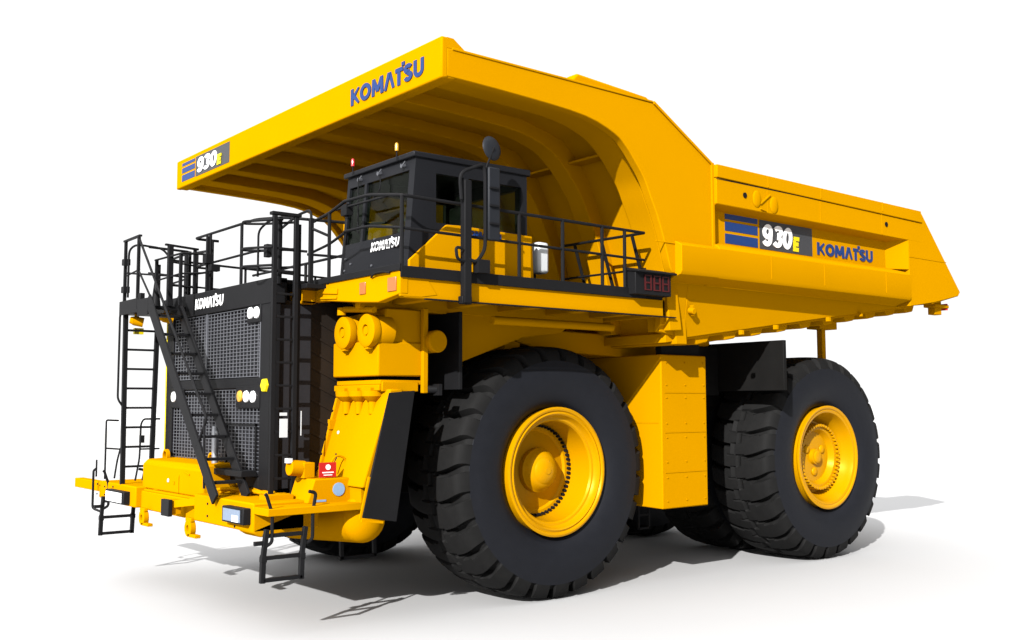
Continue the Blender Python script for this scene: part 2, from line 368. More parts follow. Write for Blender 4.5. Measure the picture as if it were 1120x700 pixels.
for p in TM.data.polygons:
    c = p.center; r = math.hypot(c.x, c.z)
    if r > 1.60: p.material_index = 1
def place(o, M): o.matrix_local = M
first = [True]
def add_wheel(x, y, front, flip, shown=True, steer=0):
    w = make_wheel(front); w.location = (x, y, R); w.rotation_euler = (0, 0, PI if flip else 0)
    if first[0]: t = TM; first[0] = False
    else: t = TM.copy(); COL.objects.link(t)
    t.parent = w; t.rotation_euler = (0, random.random()*.1, 0)
    bt = MB()
    if shown:
        if front:
            for i in range(60):
                a = 2*PI*i/60; c, s_ = math.cos(a), math.sin(a); bt.cyl((c*.655, -.13, s_*.655), (c*.655, -.185, s_*.655), .021, 8)
            bt.build('bolt_ring', BLK, w)
            h = MB().lathe([(-.16, .33), (-.24, .325), (-.27, .29), (-.33, .26), (-.37, .20), (-.385, .12), (-.39, .001)], n=40)
            h.cyl((0, -.37, 0), (0, -.44, 0), .05).cyl((.03, -.33, .12), (.05, -.41, .12), .03).cyl((.02, -.3, -.14), (.02, -.38, -.14), .035)
            h.build('hub_cap', YELR, w, 0)
        else:
            for i in range(46):
                a = 2*PI*i/46; c, s_ = math.cos(a), math.sin(a); bt.cyl((c*.57, -.42, s_*.57), (c*.57, -.49, s_*.57), .027, 8)
            bt.build('bolt_ring', YELR, w)
            h = MB()
            for k in range(3):
                a = 2*PI*k/3+.5; h.sphere((math.cos(a)*.27, -.345, math.sin(a)*.27), .08, .03, .08)
            h.sphere((0, -.42, 0), .12, .03, .12)
            h.build('hub_cap', YELR, w)
    return w
add_wheel(0, -2.62, True, False)
add_wheel(0, 2.62, True, True)
add_wheel(6.35, -2.86, False, False)
add_wheel(6.35, -1.33, False, False, False)
add_wheel(6.35, 2.86, False, True)
add_wheel(6.35, 1.38, False, True, False)

# ---- chassis -------------------------------------------------------------------
c = MB().prism([(-3.4, 1.5), (-3.4, 2.3), (1.0, 2.35), (5, 2.9), (7.4, 3.1), (7.4, 2.3), (5, 1.9), (1, 1.4)], 'y', -1.0, -.55).mirror()
c.box(-2.6, -2.0, -1.0, 1.0, 1.2, 3.8).box(1.5, 2.0, -1, 1, 1.5, 2.2).box(5.0, 5.4, -1, 1, 2.0, 2.9)
FR = c.build('chassis_frame', DRK, T, .02)  # frame coloured dark to paint in the shade behind the flap
MB().cyl((0, -2.2, 1.83), (0, 2.2, 1.83), .38, 24).box(-.4, .4, -1.6, 1.6, 1.5, 2.15).build('front_axle', DRK, T, .02)
MB().cyl((6.35, -2.2, 1.83), (6.35, 2.2, 1.83), .8, 32).box(5.6, 7.0, -.6, .6, 1.2, 2.6).build('rear_axle', DRK, T, .03)
# engine and inner dark machinery behind the radiator
MB().box(-2.3, .9, -.9, .9, 2.3, 3.7).build('engine', DRK, T, .05)
MB().cyl((4.4, -.3, 1.6), (5.6, -.3, 4.0), .14, 16).build('hoist_cylinder', YEL, T)
MB().box(6.85, 6.97, -3.1, -2.98, 3.6, 4.35).box(6.65, 7.2, -3.2, -2.9, 4.2, 4.38).build('rock_ejector', YEL, T, .01)

# fuel tank on the near side
tk = MB().prism([(-3.5, 1.18), (-3.5, 3.57), (-1.7, 3.57), (-1.7, 1.26), (-1.9, 1.22)], 'x', 1.95, 3.02)
tk = tk.build('fuel_tank', YEL, T, .02)
d = MB()
for z in (1.73, 2.35, 2.97): d.box(2.02, 2.98, -3.508, -3.5, z, z+.012)
d.box(1.942, 1.95, -3.44, -1.8, 2.5, 2.512)
for x in (2.06, 2.5, 2.94):
    for z in (1.3, 1.66, 1.9, 2.28, 2.5, 2.9, 3.1, 3.45): d.cyl((x, -3.5, z), (x, -3.515, z), .012, 6)
d.build('panel_seam', YEL, tk)
MB().box(2.05, 2.95, -3.42, -3.3, 3.57, 3.75).build('tank_bracket', DRK, tk)
# dark guards
MB().box(4.38, 4.46, -4.02, -.6, 3.02, 3.86).box(3.0, 4.40, -2.62, -2.5, 2.95, 3.8).build('rear_mud_flap', DRK, T, .01)
MB().box(2.95, 4.3, -2.4, -2.2, 1.6, 3.7).build('inner_guard', DRK, T, .02)
# small step hanging below the tank
st = MB()
for x in (2.74, 2.99): st.beam((x, -2.22, 1.25), (x, -2.22, .70), .03, .03)
st.beam((2.72, -2.22, .71), (3.01, -2.22, .71), .03, .03).beam((2.74, -2.22, .93), (2.99, -2.22, .93), .025, .025)
st.build('access_step', BLK, T)

# ---- deck ---------------------------------------------------------------------
dk = MB().box(-3.22, 1.40, -4.06, 4.06, 4.34, 4.40).box(-3.55, -3.1, -2.3, 2.9, 4.34, 4.40)
DECK = dk.build('deck', BLK, T, .005)
k = MB().box(-3.26, .95, -4.125, -4.10, 4.33, 4.47).box(-3.285, -3.26, -4.125, -1.55, 4.41, 4.49)
k.build('kick_plate', BLK, DECK, .004)
bm_ = MB().box(-3.2, 1.42, -4.09, -3.98, 4.09, 4.335).box(1.36, 1.42, -4.09, -2.0, 4.09, 4.335)
bm_.prism([(-3.25, 4.10), (-3.25, 4.40), (-2.9, 4.40), (-2.7, 4.14), (-2.95, 4.10)], 'y', -4.095, -4.05)
bm_.build('side_beam', YEL, DECK, .01)
bm_ = MB().prism([(-4.10, 4.13), (-4.10, 4.42), (-1.62, 4.42), (-1.62, 4.20), (-2.3, 4.18), (-3.1, 4.10), (-3.6, 4.06)], 'x', -3.26, -3.14)
FB = bm_.build('front_beam', YEL, DECK, .012)
MB().box(-3.275, -3.26, -3.32, -3.18, 4.19, 4.34).build('reflector', ORG, FB, .004)
MB().box(-3.275, -3.26, -4.03, -3.84, 4.17, 4.34).build('reflector', ORG, FB, .004)
MB().tube([(-3.28, -3.47, 4.38), (-3.31, -3.6, 4.42), (-3.31, -3.8, 4.42), (-3.28, -3.9, 4.40)], .012).build('grab_handle', BLK, FB)
lb = MB()
lb.box(-3.46, -3.26, -2.02, -1.98, 4.16, 4.42).box(-3.46, -3.26, -1.66, -1.62, 4.16, 4.42).box(-3.46, -3.26, -2.02, -1.62, 4.38, 4.42).box(-3.46, -3.26, -2.02, -1.62, 4.16, 4.20)
lb.build('lamp_housing', YEL, FB, .008)
MB().box(-3.40, -3.27, -1.97, -1.67, 4.21, 4.37).build('lamp_recess', BLK, FB)
MB().box(-3.42, -3.40, -1.90, -1.74, 4.26, 4.33).build('lamp_insert', SHR, FB)
MB().beam((-3.27, -2.1, 4.33), (-3.27, -2.62, 4.28), .02, .07).beam((-3.27, -2.1, 4.23), (-3.27, -2.6, 4.20), .02, .03).build('beam_bracket', YEL, FB, .004)
MB().tube([(-3.0, -2.35, 4.08), (-3.0, -3.1, 4.02)], .04).cyl((-3.02, -2.3, 4.10), (-3.02, -2.3, 4.00), .06).build('deck_strut', YEL, FB)
# underside structure below the deck
u = MB()
for x in (-2.6, -1.7, -.8, .1, 1.0): u.box(x, x+.12, -3.95, 3.95, 4.12, 4.33)
for y in (-2.9, -1.6, 1.6, 2.9): u.box(-3.1, 1.3, y, y+.12, 4.05, 4.33)
u.prism([(-1.6, 4.08), (.75, 4.08), (.45, 3.88), (-.3, 3.78), (-1.55, 3.35)], 'y', -2.86, -2.79).beam((-.9, -1.9, 3.2), (.9, -1.9, 3.95), .25, .3)
u.box(-1.9, 1.2, -2.1, -1.8, 3.5, 3.7).cyl((-1.3, -3.4, 3.95), (1.0, -3.4, 3.95), .06)
u.build('deck_support', YEL, DECK, .01)
hs = MB()
for i in range(3): hs.tube([(-1.5+i*.12, -2.5, 4.1), (-1.4+i*.1, -2.5, 3.9-.03*i), (-1.0, -2.3, 3.8), (-.4, -2.2, 3.7)], .03)
hs.build('hose_bundle', DRK, DECK)
# dark plate in front of the wheel arch
MB().box(-1.72, -1.66, -3.20, -1.2, 3.00, 4.06).build('front_mud_guard', BLK, T, .01)

# ---- guard rails ---------------------------------------------------------------
RR = .022
def rail(pts_top, zs, posts, zb, name='guard_rail', r=RR, parent=DECK):
    """top line, mid rails by z offset, posts from zb up"""
    m = MB(); m.tube(pts_top, r, 8, .12)
    for dz in zs: m.tube([(x, y, z+dz) for x, y, z in pts_top], r*.85, 8, .12)
    for x, y, z in posts: m.tube([(x, y, zb), (x, y, z)], r*1.15, 8, 0)
    return m.build(name, BLK, parent)
zt = 5.33
rail([(-3.25, -2.75, 5.46), (-3.25, -3.35, 5.45), (-3.25, -4.1, zt), (.98, -4.1, 5.30)], [-.40], [(-3.24, -4.1, zt), (-1.40, -4.1, 5.31), (-.63, -4.1, 5.31), (.12, -4.1, 5.31), (.57, -4.1, 5.30)], 4.4)
rail([(-3.25, -1.85, 5.30), (-3.25, -2.35, 5.36), (-3.25, -2.75, 5.46)], [-.42], [(-3.25, -2.35, 5.37)], 4.4)
m = MB(); m.tube([(.98, -4.1, 5.30), (.98, -2.3, 5.32)], RR).tube([(1.05, -4.05, 4.78), (1.05, -2.3, 4.80)], RR*.8)
for y in (-3.85, -3.2, -2.6): m.tube([(.98, y, 5.3), (1.28, y, 4.42)], RR*1.2)
m.build('guard_rail', BLK, DECK)
rail([(-3.2, 1.38, 5.45), (-3.6, 1.38, 5.45), (-3.6, -.85, 5.45), (-3.35, -1.25, 5.45), (-3.1, -1.45, 5.42)], [-.46], [(-3.6, .75, 5.45), (-3.6, -.38, 5.45), (-3.3, 1.38, 5.45)], 4.4)
rail([(-2.3, 2.0, 5.02), (-2.3, -1.3, 5.02)], [], [(-2.3, 1.0, 5.02), (-2.3, .1, 5.02), (-2.3, -1.2, 5.02)], 4.4)
rail([(-3.1, -1.45, 5.42), (-2.3, -1.7, 5.4), (-2.2, -2.1, 5.38)], [-.5], [], 4.4)
# far corner rails
rail([(-3.75, 3.0, 5.50), (-3.0, 3.0, 5.48), (-3.0, 4.0, 5.45), (.9, 4.05, 5.35)], [-.45], [(-3.1, 3.0, 5.48), (-3.0, 4.0, 5.45), (-1.5, 4.05, 5.4), (0, 4.05, 5.38)], 4.4)
rail([(-3.3, 1.5, 5.30), (-3.3, 2.5, 5.35)], [-.35, -.7], [(-3.3, 1.5, 5.3), (-3.3, 2.0, 5.33), (-3.3, 2.45, 5.35)], 4.4)

# ---- cab -----------------------------------------------------------------------
y0, y1 = -3.76, -2.08
cb = MB()
# front wall built round the window openings; slightly reclined
def fx(z): return -2.94+(z-4.4)*.085
def fbox(ya, yb, za, zb, t=.08, mb=None):
    (mb or cb).hexa([(fx(za), ya, za), (fx(za), yb, za), (fx(za)+t, yb, za), (fx(za)+t, ya, za)], [(fx(zb), ya, zb), (fx(zb), yb, zb), (fx(zb)+t, yb, zb), (fx(zb)+t, ya, zb)])
fbox(y0, y1, 4.40, 4.98); fbox(y0, y0+.13, 4.98, 5.78); fbox(y1-.07, y1, 4.98, 5.78); fbox(y0, y1, 5.78, 5.95)
fbox(-2.60, -2.54, 4.98, 5.78)
# side wall with two openings
ys = y0
def sbox(xa, xb, za, zb, t=.08): cb.box(xa, xb, ys, ys+t, za, zb)
cb.hexa([(fx(4.4)+.08, ys, 4.4), (-2.5, ys, 4.4), (-2.5, ys+.08, 4.4), (fx(4.4)+.08, ys+.08, 4.4)], [(fx(5.95)+.08, ys, 5.95), (-2.5, ys, 5.95), (-2.5, ys+.08, 5.95), (fx(5.95)+.08, ys+.08, 5.95)])
sbox(-2.5, -.98, 5.76, 5.95); sbox(-2.5, -.98, 4.40, 5.12); sbox(-1.62, -1.45, 5.12, 5.76); sbox(-1.08, -.98, 5.12, 5.76); sbox(-2.05, -1.98, 5.12, 5.76)
# far side, rear wall, roof, floor
cb.box(-2.8, -.98, y1-.08, y1, 4.4, 5.1).box(-2.8, -.98, y1-.08, y1, 5.75, 5.95).box(-2.8, -2.6, y1-.08, y1, 5.1, 5.75).box(-1.2, -.98, y1-.08, y1, 5.1, 5.75)
cb.box(-1.06, -.985, y0+.081, y1-.081, 4.4, 5.1).box(-1.06, -.985, y0+.081, y1-.081, 5.75, 5.95).box(-1.06, -.985, y0+.081, y0+.16, 5.1, 5.75).box(-1.06, -.985, y1-.16, y1-.081, 5.1, 5.75)
cb.box(-2.85, -1.07, y0+.085, y1-.085, 4.41, 4.46)
CAB = cb.build('cab', BLK2, T, 0)
rf = MB().hexa([(-2.86, y0-.03, 5.93), (-2.86, y1+.05, 5.93), (-.93, y1+.05, 5.93), (-.93, y0-.03, 5.93)], [(-2.86, y0-.03, 6.0), (-2.86, y1+.05, 6.0), (-.93, y1+.05, 6.02), (-.93, y0-.03, 6.02)])
RF = rf.build('cab_roof', BLK2, CAB, .015)
gw = MB()
def gpane(ya, yb, za, zb): fbox(ya, yb, za, zb, .012, gw)
for v in ((y0+.135, -2.605, 4.985, 5.775), (-2.535, y1-.075, 4.985, 5.775)):
    q = MB(); fbox(*v, .012, q); 
    q.v = [(x+.03, y, z) for x, y, z in q.v]; q.build('windscreen', GLS, CAB)
MB().box(-2.49, -2.06, ys+.03, ys+.042, 5.13, 5.75).build('side_window', GLS, CAB)
MB().box(-1.97, -1.63, ys+.03, ys+.042, 5.13, 5.75).build('side_window', GLS, CAB)
MB().box(-1.44, -1.09, ys+.03, ys+.042, 5.13, 5.75).build('side_window', GLS, CAB)
MB().box(-2.59, -1.21, y1-.05, y1-.04, 5.11, 5.74).build('side_window', GLS, CAB)
MB().box(-1.03, -1.02, y0+.13, y1-.13, 5.11, 5.74).build('rear_window', GLS, CAB)
# interior
MB().box(-2.0, -1.55, -3.2, -2.8, 4.75, 4.9).box(-1.62, -1.48, -3.2, -2.8, 4.85, 5.55).box(-1.6, -1.5, -3.08, -2.92, 5.55, 5.7).build('driver_seat', SEAT, CAB, .04)
MB().lathe([(-.015, .2), (0, .215), (.015, .2), (0, .185), (-.015, .2)], (-2.45, -3.0, 5.08), 'x', 24).cyl((-2.45, -3, 5.08), (-2.65, -3, 4.9), .03).build('steering_wheel', SEAT, CAB)
MB().box(-2.85, -2.6, y0+.1, y1-.1, 4.7, 4.95).build('dashboard', SEAT, CAB, .03)
MB().box(-1.25, -1.15, -3.3, -3.12, 5.0, 5.6).build('interior_panel', SPN, CAB, .02)
MB().box(-2.35, -2.28, -3.22, -3.08, 4.95, 5.5).build('monitor_post', SPN, CAB, .02)
# yellow lower side
pl = MB().prism([(-2.93, 4.44), (-2.93, 4.60), (-2.36, 5.10), (-2.16, 5.11), (-.93, 5.09), (-.90, 4.44)], 'y', ys-.05, ys-.002)
PL = pl.build('cab_side_panel', YEL, CAB, .006)
lettering('name_lettering', 'KOMATSU', (-2.10, ys-.05, 4.985), (1, 0, 0), (0, 0, 1), .62, .075, BLU, PL, 0, .27, .05)
lettering('name_lettering', 'KOMATSU', (fx(4.80)-.008, -2.87, 4.80), (0, -1, 0), (.085, 0, 1), .66, .125, WHT, CAB, .12, .175, .13)
# small bolts on the front
q = MB()
for y, z in ((-2.9, 4.62), (-2.92, 4.97), (-3.58, 4.97), (-3.6, 4.75), (-3.55, 4.55), (-2.35, 4.55), (-2.35, 4.7), (-2.2, 4.62), (-2.2, 4.78)): q.cyl((fx(z)+.01, y, z), (fx(z)-.015, y, z), .015, 8)
q.build('front_bolt', WIRE, CAB)
# wiper and roof lamps
MB().tube([(fx(5.7)-.03, -3.0, 5.80), (fx(5.5)-.05, -3.05, 5.6), (fx(5.3)-.03, -2.85, 5.5)], .008).tube([(-2.9, -2.5, 5.85), (-2.93, -2.55, 5.1)], .01).build('wiper', BLK, CAB)
for y, mt, zz in ((-2.35, REDL, 6.0), (-3.45, AMB, 6.0)):
    bc = MB().lathe([(0, .001), (0, .025), (.08, .025), (.10, .018), (.11, .001)], (-2.90, y, zz+.05), 'z', 16).build('beacon', mt, RF)
    MB().tube([(-2.90, y, zz-.07), (-2.90, y, zz+.05)], .01).build('beacon_stem', BLK, bc)
for y in (-2.45, -2.95, -3.52): MB().cyl((-2.80, y, 5.86), (-2.88, y, 5.84), .022, 10).tube([(-2.85, y-.05, 5.9), (-2.88, y, 5.83), (-2.85, y+.05, 5.88)], .006).build('work_lamp', WIRE, CAB)
# vertical guard bar on the cab corner and bar across windscreen
MB().tube([(-3.02, y1+.05, 5.47), (-3.05, -3.6, 5.44)], .016).box(-3.05, -2.95, -2.45, -2.3, 5.35, 5.5).build('screen_rail', BLK, CAB)
# air intake box behind, on the far side of the cab
MB().box(-1.9, -1.2, -.72, -.35, 4.40, 5.65).build('hydraulic_cabinet', YEL, T, .02)
MB().box(-1.905, -1.9, -.66, -.54, 4.95, 5.1).build('cabinet_label', PLW, T.children[-1] if False else DECK)
# white reservoir
wt = MB().box(-.72, -.52, -3.70, -3.5, 4.62, 5.06).build('washer_tank', PLW, CAB, .04)
MB().box(-.95, -.60, -3.5, -3.4, 4.4, 4.7).build('tank_bracket', BLK, CAB)

# ---- mirror mast ----------------------------------------------------------------
mm = MB().box(-2.38, -2.27, -4.22, -4.12, 4.06, 5.62).box(-2.40, -2.25, -4.20, -4.10, 4.05, 4.15)
MAST = mm.build('mirror_mast', BLK, T, .01)
MB().tube([(-2.42, -4.2, 5.36), (-2.45, -4.2, 5.70), (-2.08, -4.22, 5.86), (-2.06, -4.22, 5.7), (-2.06, -4.22, 4.75), (-2.2, -4.22, 4.58), (-2.32, -4.2, 4.62)], .024, 8, .12).tube([(-2.36, -4.2, 4.58), (-2.50, -4.22, 4.6), (-2.52, -4.22, 4.75), (-2.42, -4.22, 4.74)], .02, 8, .05).box(-2.2, -2.02, -4.27, -4.15, 4.45, 4.62).build('mirror_arm', BLK, MAST)
mi = MB().box(-2.03, -1.84, -4.26, -4.18, 4.88, 5.83).build('flat_mirror', MIR, MAST, .02)
q = MB()
for z in (5.08, 5.31, 5.54): q.box(-2.02, -1.88, -4.29, -4.25, z, z+.025)
q.build('mirror_clamp', BLK, mi)
q = MB().lathe([(-.03, .001), (-.03, .1), (-.01, .15), (.01, .165), (.02, .15), (.02, .001)], (0, 0, 0), 'y', 28)
cm = q.build('round_mirror', MIR, MAST); cm.location = (-1.93, -4.2, 6.09); cm.rotation_euler = (math.radians(-8), 0, math.radians(8))
MB().tube([(-2.06, -4.22, 5.78), (-1.93, -4.24, 6.09)], .014).build('mirror_stem', BLK, MAST)

# ---- payload display --------------------------------------------------------------
pd = MB().box(.62, 1.37, -4.26, -4.02, 4.37, 4.72).prism([(-4.34, 4.71), (-4.02, 4.78), (-4.02, 4.72), (-4.34, 4.68)], 'x', .60, 1.42)
PD = pd.build('payload_display', BLK, T, .01)
lettering('display_digits', '888', (.80, -4.26, 4.43), (1, 0, 0), (0, 0, 1), .52, .23, DRED, PD, 0, .10, .16, .6)
MB().box(1.37, 1.45, -4.12, -4.0, 4.42, 4.5).build('display_bracket', BLK, PD)
MB().box(-2.9, 1.62, -4.13, -4.09, 4.075, 4.092).build('edge_strip', BLK, DECK)

# ---- radiator ---------------------------------------------------------------------
gx = -3.86
ra = MB()
ra.box(gx, gx+.12, -1.95, -1.6, 1.68, 4.16).box(gx, gx+.12, 1.50, 1.80, 1.68, 4.16)
ra.box(gx, gx+.12, -1.6, 1.5, 3.03, 3.17).box(gx, gx+.12, -1.6, 1.5, 1.66, 1.84)
ra.box(gx-.01, gx+.2, -1.97, 2.0, 4.15, 4.49).box(gx+.0, gx+.5, -1.97, 2.0, 4.42, 4.47)
RAD = ra.build('radiator', BLK, T, .01)
MB().box(gx+.125, gx+.6, -1.9, 1.76, 1.7, 4.14).build('radiator_core', CORE, RAD)
MB().box(gx+.12, -2.3, -1.88, -1.84, 1.7, 4.2).build('side_shroud', SHR, RAD)
q = MB()
for i in range(12): q.beam((gx+.14, -1.889, 4.2-i*.22), (-2.35, -1.889, 3.55-i*.22), .012, .03)
q.build('shroud_louvre', SHR, RAD)
MB().box(gx+.12, -2.3, 1.72, 1.76, 1.7, 4.2).box(-2.4, -2.3, -1.85, 1.75, 1.7, 4.2).build('side_shroud', SHR, RAD)
def mesh_grille(ya, yb, za, zb):
    g = MB(); n = round((yb-ya)/.112)
    for i in range(n+1): y = ya+(yb-ya)*i/n; g.box(gx+.03, gx+.038, y-.009, y+.009, za, zb)
    n = round((zb-za)/.05)
    for i in range(n+1): z = za+(zb-za)*i/n; g.box(gx+.022, gx+.030, ya, yb, z-.0045, z+.0045)
    return g
g1 = mesh_grille(-1.58, 1.48, 3.19, 4.13).box(gx+.015, gx+.045, .22, .27, 3.17, 4.15).box(gx+.0, gx+.045, -1.6, -1.575, 3.17, 4.15).build('grille', WIRE, RAD)
g2 = mesh_grille(-1.58, 1.48, 1.86, 3.01).build('grille', WIRE, RAD)
MB().box(gx+.0, gx+.018, -1.5, -.55, 2.52, 2.545).box(gx, gx+.018, -1.5, -1.475, 1.85, 2.55).box(gx, gx+.018, -.57, -.545, 1.85, 2.55).build('access_frame', BLK, RAD)
lettering('name_lettering', 'KOMATSU', (gx-.012, .60, 4.235), (0, -1, 0), (0, 0, 1), 1.0, .16, WHT, RAD, .1, .19, .12)
lps = [MB().box(gx-.012, gx+.03, *v).build('lamp_panel', BLK, RAD, .006) for v in ((-1.62, -1.20, 3.92, 4.145), (-1.62, -.88, 2.76, 3.06), (1.02, 1.52, 2.76, 3.06))]
def rl(y, z, r, mt, nm): 
    MB().lathe([(-.03, .001), (-.028, r*.6), (-.018, r*.92), (0, r)], (gx-.012, y, z), 'x', 24).build(nm, mt, lps[0] if z > 3.5 else (lps[1] if y < 0 else lps[2]))
for y, z, mt in ((-1.31, 4.055, LENS), (-1.50, 4.05, LENS), (-1.02, 2.92, AMB), (-1.22, 2.915, LENS), (-1.43, 2.91, LENS), (1.40, 2.93, LENS), (1.12, 2.93, AMB)):
    rl(y, z, .083, mt, 'headlight' if mt is LENS else 'turn_lamp')
mk = MB().lathe([(-.03, .001), (-.03, .09), (0, .10)], (gx-.005, -1.78, 3.06), 'x', 6).build('hexagon_marker', DYEL, RAD)
MB().box(gx-.004, gx, -1.9, -1.885, 1.75, 4.1).build('frame_seam', DRK, RAD)
# white and grey notices on shroud

# ---- near ladder beside radiator ----------------------------------------------------
L1 = MB(); yl = -2.16
for x in (-3.95, -3.64): L1.beam((x, yl, 1.62), (x, yl, 5.28), .05, .06)
L1.beam((-3.58, yl+.02, 1.75), (-3.58, yl+.02, 5.2), .03, .04)
for i in range(11): L1.beam((-3.95, yl, 1.85+i*.3), (-3.64, yl, 1.85+i*.3), .035, .03)
L1.build('ladder', BLK, T, .004)
for bxs in ((-3.86, -3.75, 2.38, 2.62), (-3.86, -3.76, 2.66, 2.70), (-3.56, -3.55, 2.4, 2.72)): MB().box(bxs[0], bxs[1], -2.21, -2.2, bxs[2], bxs[3]).build('notice', PLW, T)
# cage and gate around the ladder head
cg = MB()
for p in ((-3.95, -2.16), (-3.64, -2.16), (-3.80, -2.0), (-3.42, -2.16)): cg.beam((p[0], p[1], 4.4), (p[0], p[1], 5.30), .055, .055)
for z in (5.22, 4.86, 4.62):
    cg.tube([(-3.64, -2.16, z), (-3.95, -1.75, z), (-4.15, -1.62, z), (-4.22, -1.78, z), (-3.98, -2.16, z)], .018, 8, .1)
cg.tube([(-3.42, -2.16, 4.5), (-3.42, -2.16, 5.42), (-3.42, -1.75, 5.40), (-3.6, -1.6, 5.2)], .02, 8, .12)
cg.tube([(-3.42, -2.2, 5.15), (-3.25, -2.35, 5.05)], .02).box(-3.98, -3.9, -2.0, -1.9, 4.75, 4.92)
cg.box(-4.0, -3.58, -2.2, -2.1, 5.29, 5.33).tube([(-4.0, -1.78, 4.5), (-4.0, -1.78, 5.12), (-3.95, -2.0, 5.24), (-3.8, -2.1, 5.25)], .016, 8, .08)
cg.build('ladder_cage', BLK, T, .003)

# ---- far ladder ---------------------------------------------------------------------
L2 = MB(); yl = 2.2
L2.beam((-4.36, yl, 1.50), (-4.38, yl, 4.35), .06, .07).beam((-3.91, yl, 1.55), (-3.86, yl, 4.3), .06, .07)
for i in range(9): L2.beam((-4.36, yl, 1.83+i*.31), (-3.89, yl, 1.83+i*.31), .04, .035)
L2.tube([(-4.40, yl, 4.35), (-4.47, yl, 4.25), (-4.47, yl, 2.9), (-4.40, yl, 2.8)], .018, 8, .06)
L2.tube([(-3.78, yl, 2.58), (-4.05, yl, 2.58), (-4.09, yl, 2.50), (-4.10, yl, 1.95), (-4.16, yl, 1.6)], .016, 8, .08).beam((-4.1, yl, 2.1), (-3.78, yl, 2.1), .025, .025).box(-4.10, -4.04, yl-.04, yl+.04, 2.2, 2.32)
L2.build('ladder', BLK, T, .003)
L2 = MB(); yl = 2.95
L2.tube([(-4.2, yl-.02, 2.55), (-4.40, yl-.02, 2.56), (-4.40, yl-.02, 1.6)], .016, 8, .03).tube([(-4.4, yl-.02, 2.1), (-4.18, yl-.02, 2.08)], .014)
L2.tube([(-4.15, yl, 2.1), (-4.2, yl, 1.9), (-4.24, yl, 1.6)], .016)
L2.build('hand_hoop', BLK, T, .003)

# ---- stairs and their landing ---------------------------------------------------------
P0 = Vector((0, -1.62, 1.58)); P1 = Vector((0, .98, 4.40))
XA, XB = -4.46, -4.02
ST = MB()
for x in (XA, XB):
    ST.beam((x, P0.y, P0.z), (x, P1.y, P1.z), .035, .19, (0, 1, 0))
STAIR = ST.build('staircase', BLK, T, .004)
for i in range(9):
    t = (i+.7)/9.6; p = P0.lerp(P1, t)
    MB().box(XA+.01, XB-.01, p.y-.07, p.y+.13, p.z-.02, p.z+.015).build('stair_tread', BLK, STAIR, .003)
hr = MB().tube([(XA, 1.42, 5.36), (XA, -1.30, 2.62), (XA, -.95, 2.2)], .019, 8, .1)
hr.tube([(XA, 1.40, 4.85), (XA, .75, 4.30), (XA, .1, 3.30), (XA, -1.0, 2.34)], .016, 8, .1).tube([(XA, -1.25, 1.7), (XA, -1.22, 2.62)], .018)
hr.build('handrail', BLK, STAIR)
ld = MB().box(-4.46, -3.90, .90, 2.22, 4.24, 4.30).box(-4.48, -4.46, 1.4, 2.22, 4.23, 4.45).box(-4.48, -4.46, .95, 1.4, 4.16, 4.42).box(-4.46, -3.7, 2.22, 2.24, 4.24, 4.42).box(-4.47, -4.4, 1.3, 1.5, 4.30, 4.52)
ld.build('landing', BLK, T, .005)
lr = MB()
for x, y, z in ((-4.42, 2.16, 5.42), (-4.46, 1.45, 5.40), (-4.2, 1.38, 5.06), (-3.75, .98, 5.22), (-3.78, 1.12, 5.20), (-4.16, .50, 5.05), (-3.86, 1.65, 5.12), (-3.86, 2.2, 5.1), (-3.76, .47, 5.36)):
    lr.beam((x, y, 4.28 if x < -3.77 else 4.49), (x, y, z), .045, .045)
lr.beam((-4.17, .90, 4.3), (-4.17, .90, 5.24), .075, .075).beam((-4.25, .90, 5.24), (-3.70, .98, 5.22), .05, .03)
lr.beam((-4.42, 2.22, 5.43), (-4.46, 1.38, 5.42), .05, .03).tube([(-4.2, 1.45, 5.06), (-4.17, .45, 5.06), (-3.76, .47, 5.08)], .017, 8, .03)
lr.tube([(-4.44, 1.95, 4.5), (-4.44, 1.95, 5.26), (-4.40, 1.75, 5.33), (-3.98, 1.72, 5.30), (-3.86, 1.65, 5.1), (-3.86, 1.65, 4.4)], .018, 8, .12)
lr.tube([(-4.44, 2.05, 4.90), (-3.86, 1.65, 4.86)], .016).tube([(-4.44, 1.45, 4.9), (-4.42, 2.1, 4.86)], .014)
lr.tube([(-4.18, 1.3, 4.74), (-4.16, .5, 4.76), (-3.76, .47, 4.80)], .015, 8, .03)
lr.tube([(-4.16, .9, 4.98), (-3.75, .98, 4.96)], .015).tube([(-4.16, .9, 4.62), (-3.75, .98, 4.62)], .015)
lr.box(-4.50, -4.40, 1.98, 2.10, 5.02, 5.12).box(-4.50, -4.40, 1.98, 2.10, 4.58, 4.68).box(-3.86, -3.74, .28, .42, 4.92, 5.06).box(-3.82, -3.68, .18, .30, 4.80, 4.90)
lr.cyl((-4.2, 1.38, 4.3), (-4.2, 1.38, 4.72), .08, 12, .03)
lr.build('landing_rail', BLK, T, .003)
# lamps below the landing
for x, y in ((-4.34, 1.95), (-4.20, 1.05)):
    q = MB().cyl((x, y, 4.14), (x+.14, y-.05, 4.11), .075, 16).cyl((x-.05, y+.02, 4.15), (x, y, 4.14), .05, 14, .07).box(x+.02, x+.08, y-.02, y+.02, 4.15, 4.28)
    q.build('horn', YEL, T)
MB().cyl((-3.9, 1.66, 1.7), (-3.9, 1.66, 4.2), .012, 6).build('cable', DYEL, RAD)
MB().box(-4.2, -4.05, 2.3, 2.36, 3.95, 4.05).build('cable_clamp', DYEL, RAD)
MB().cyl((-3.96, -.42, 1.9), (-3.96, -.42, 2.5), .045, 16).build('coolant_pipe', SILV, RAD)
MB().box(-4.1, -3.88, -1.6, .1, 1.85, 1.93).build('cross_bar', BLK, RAD, .004)

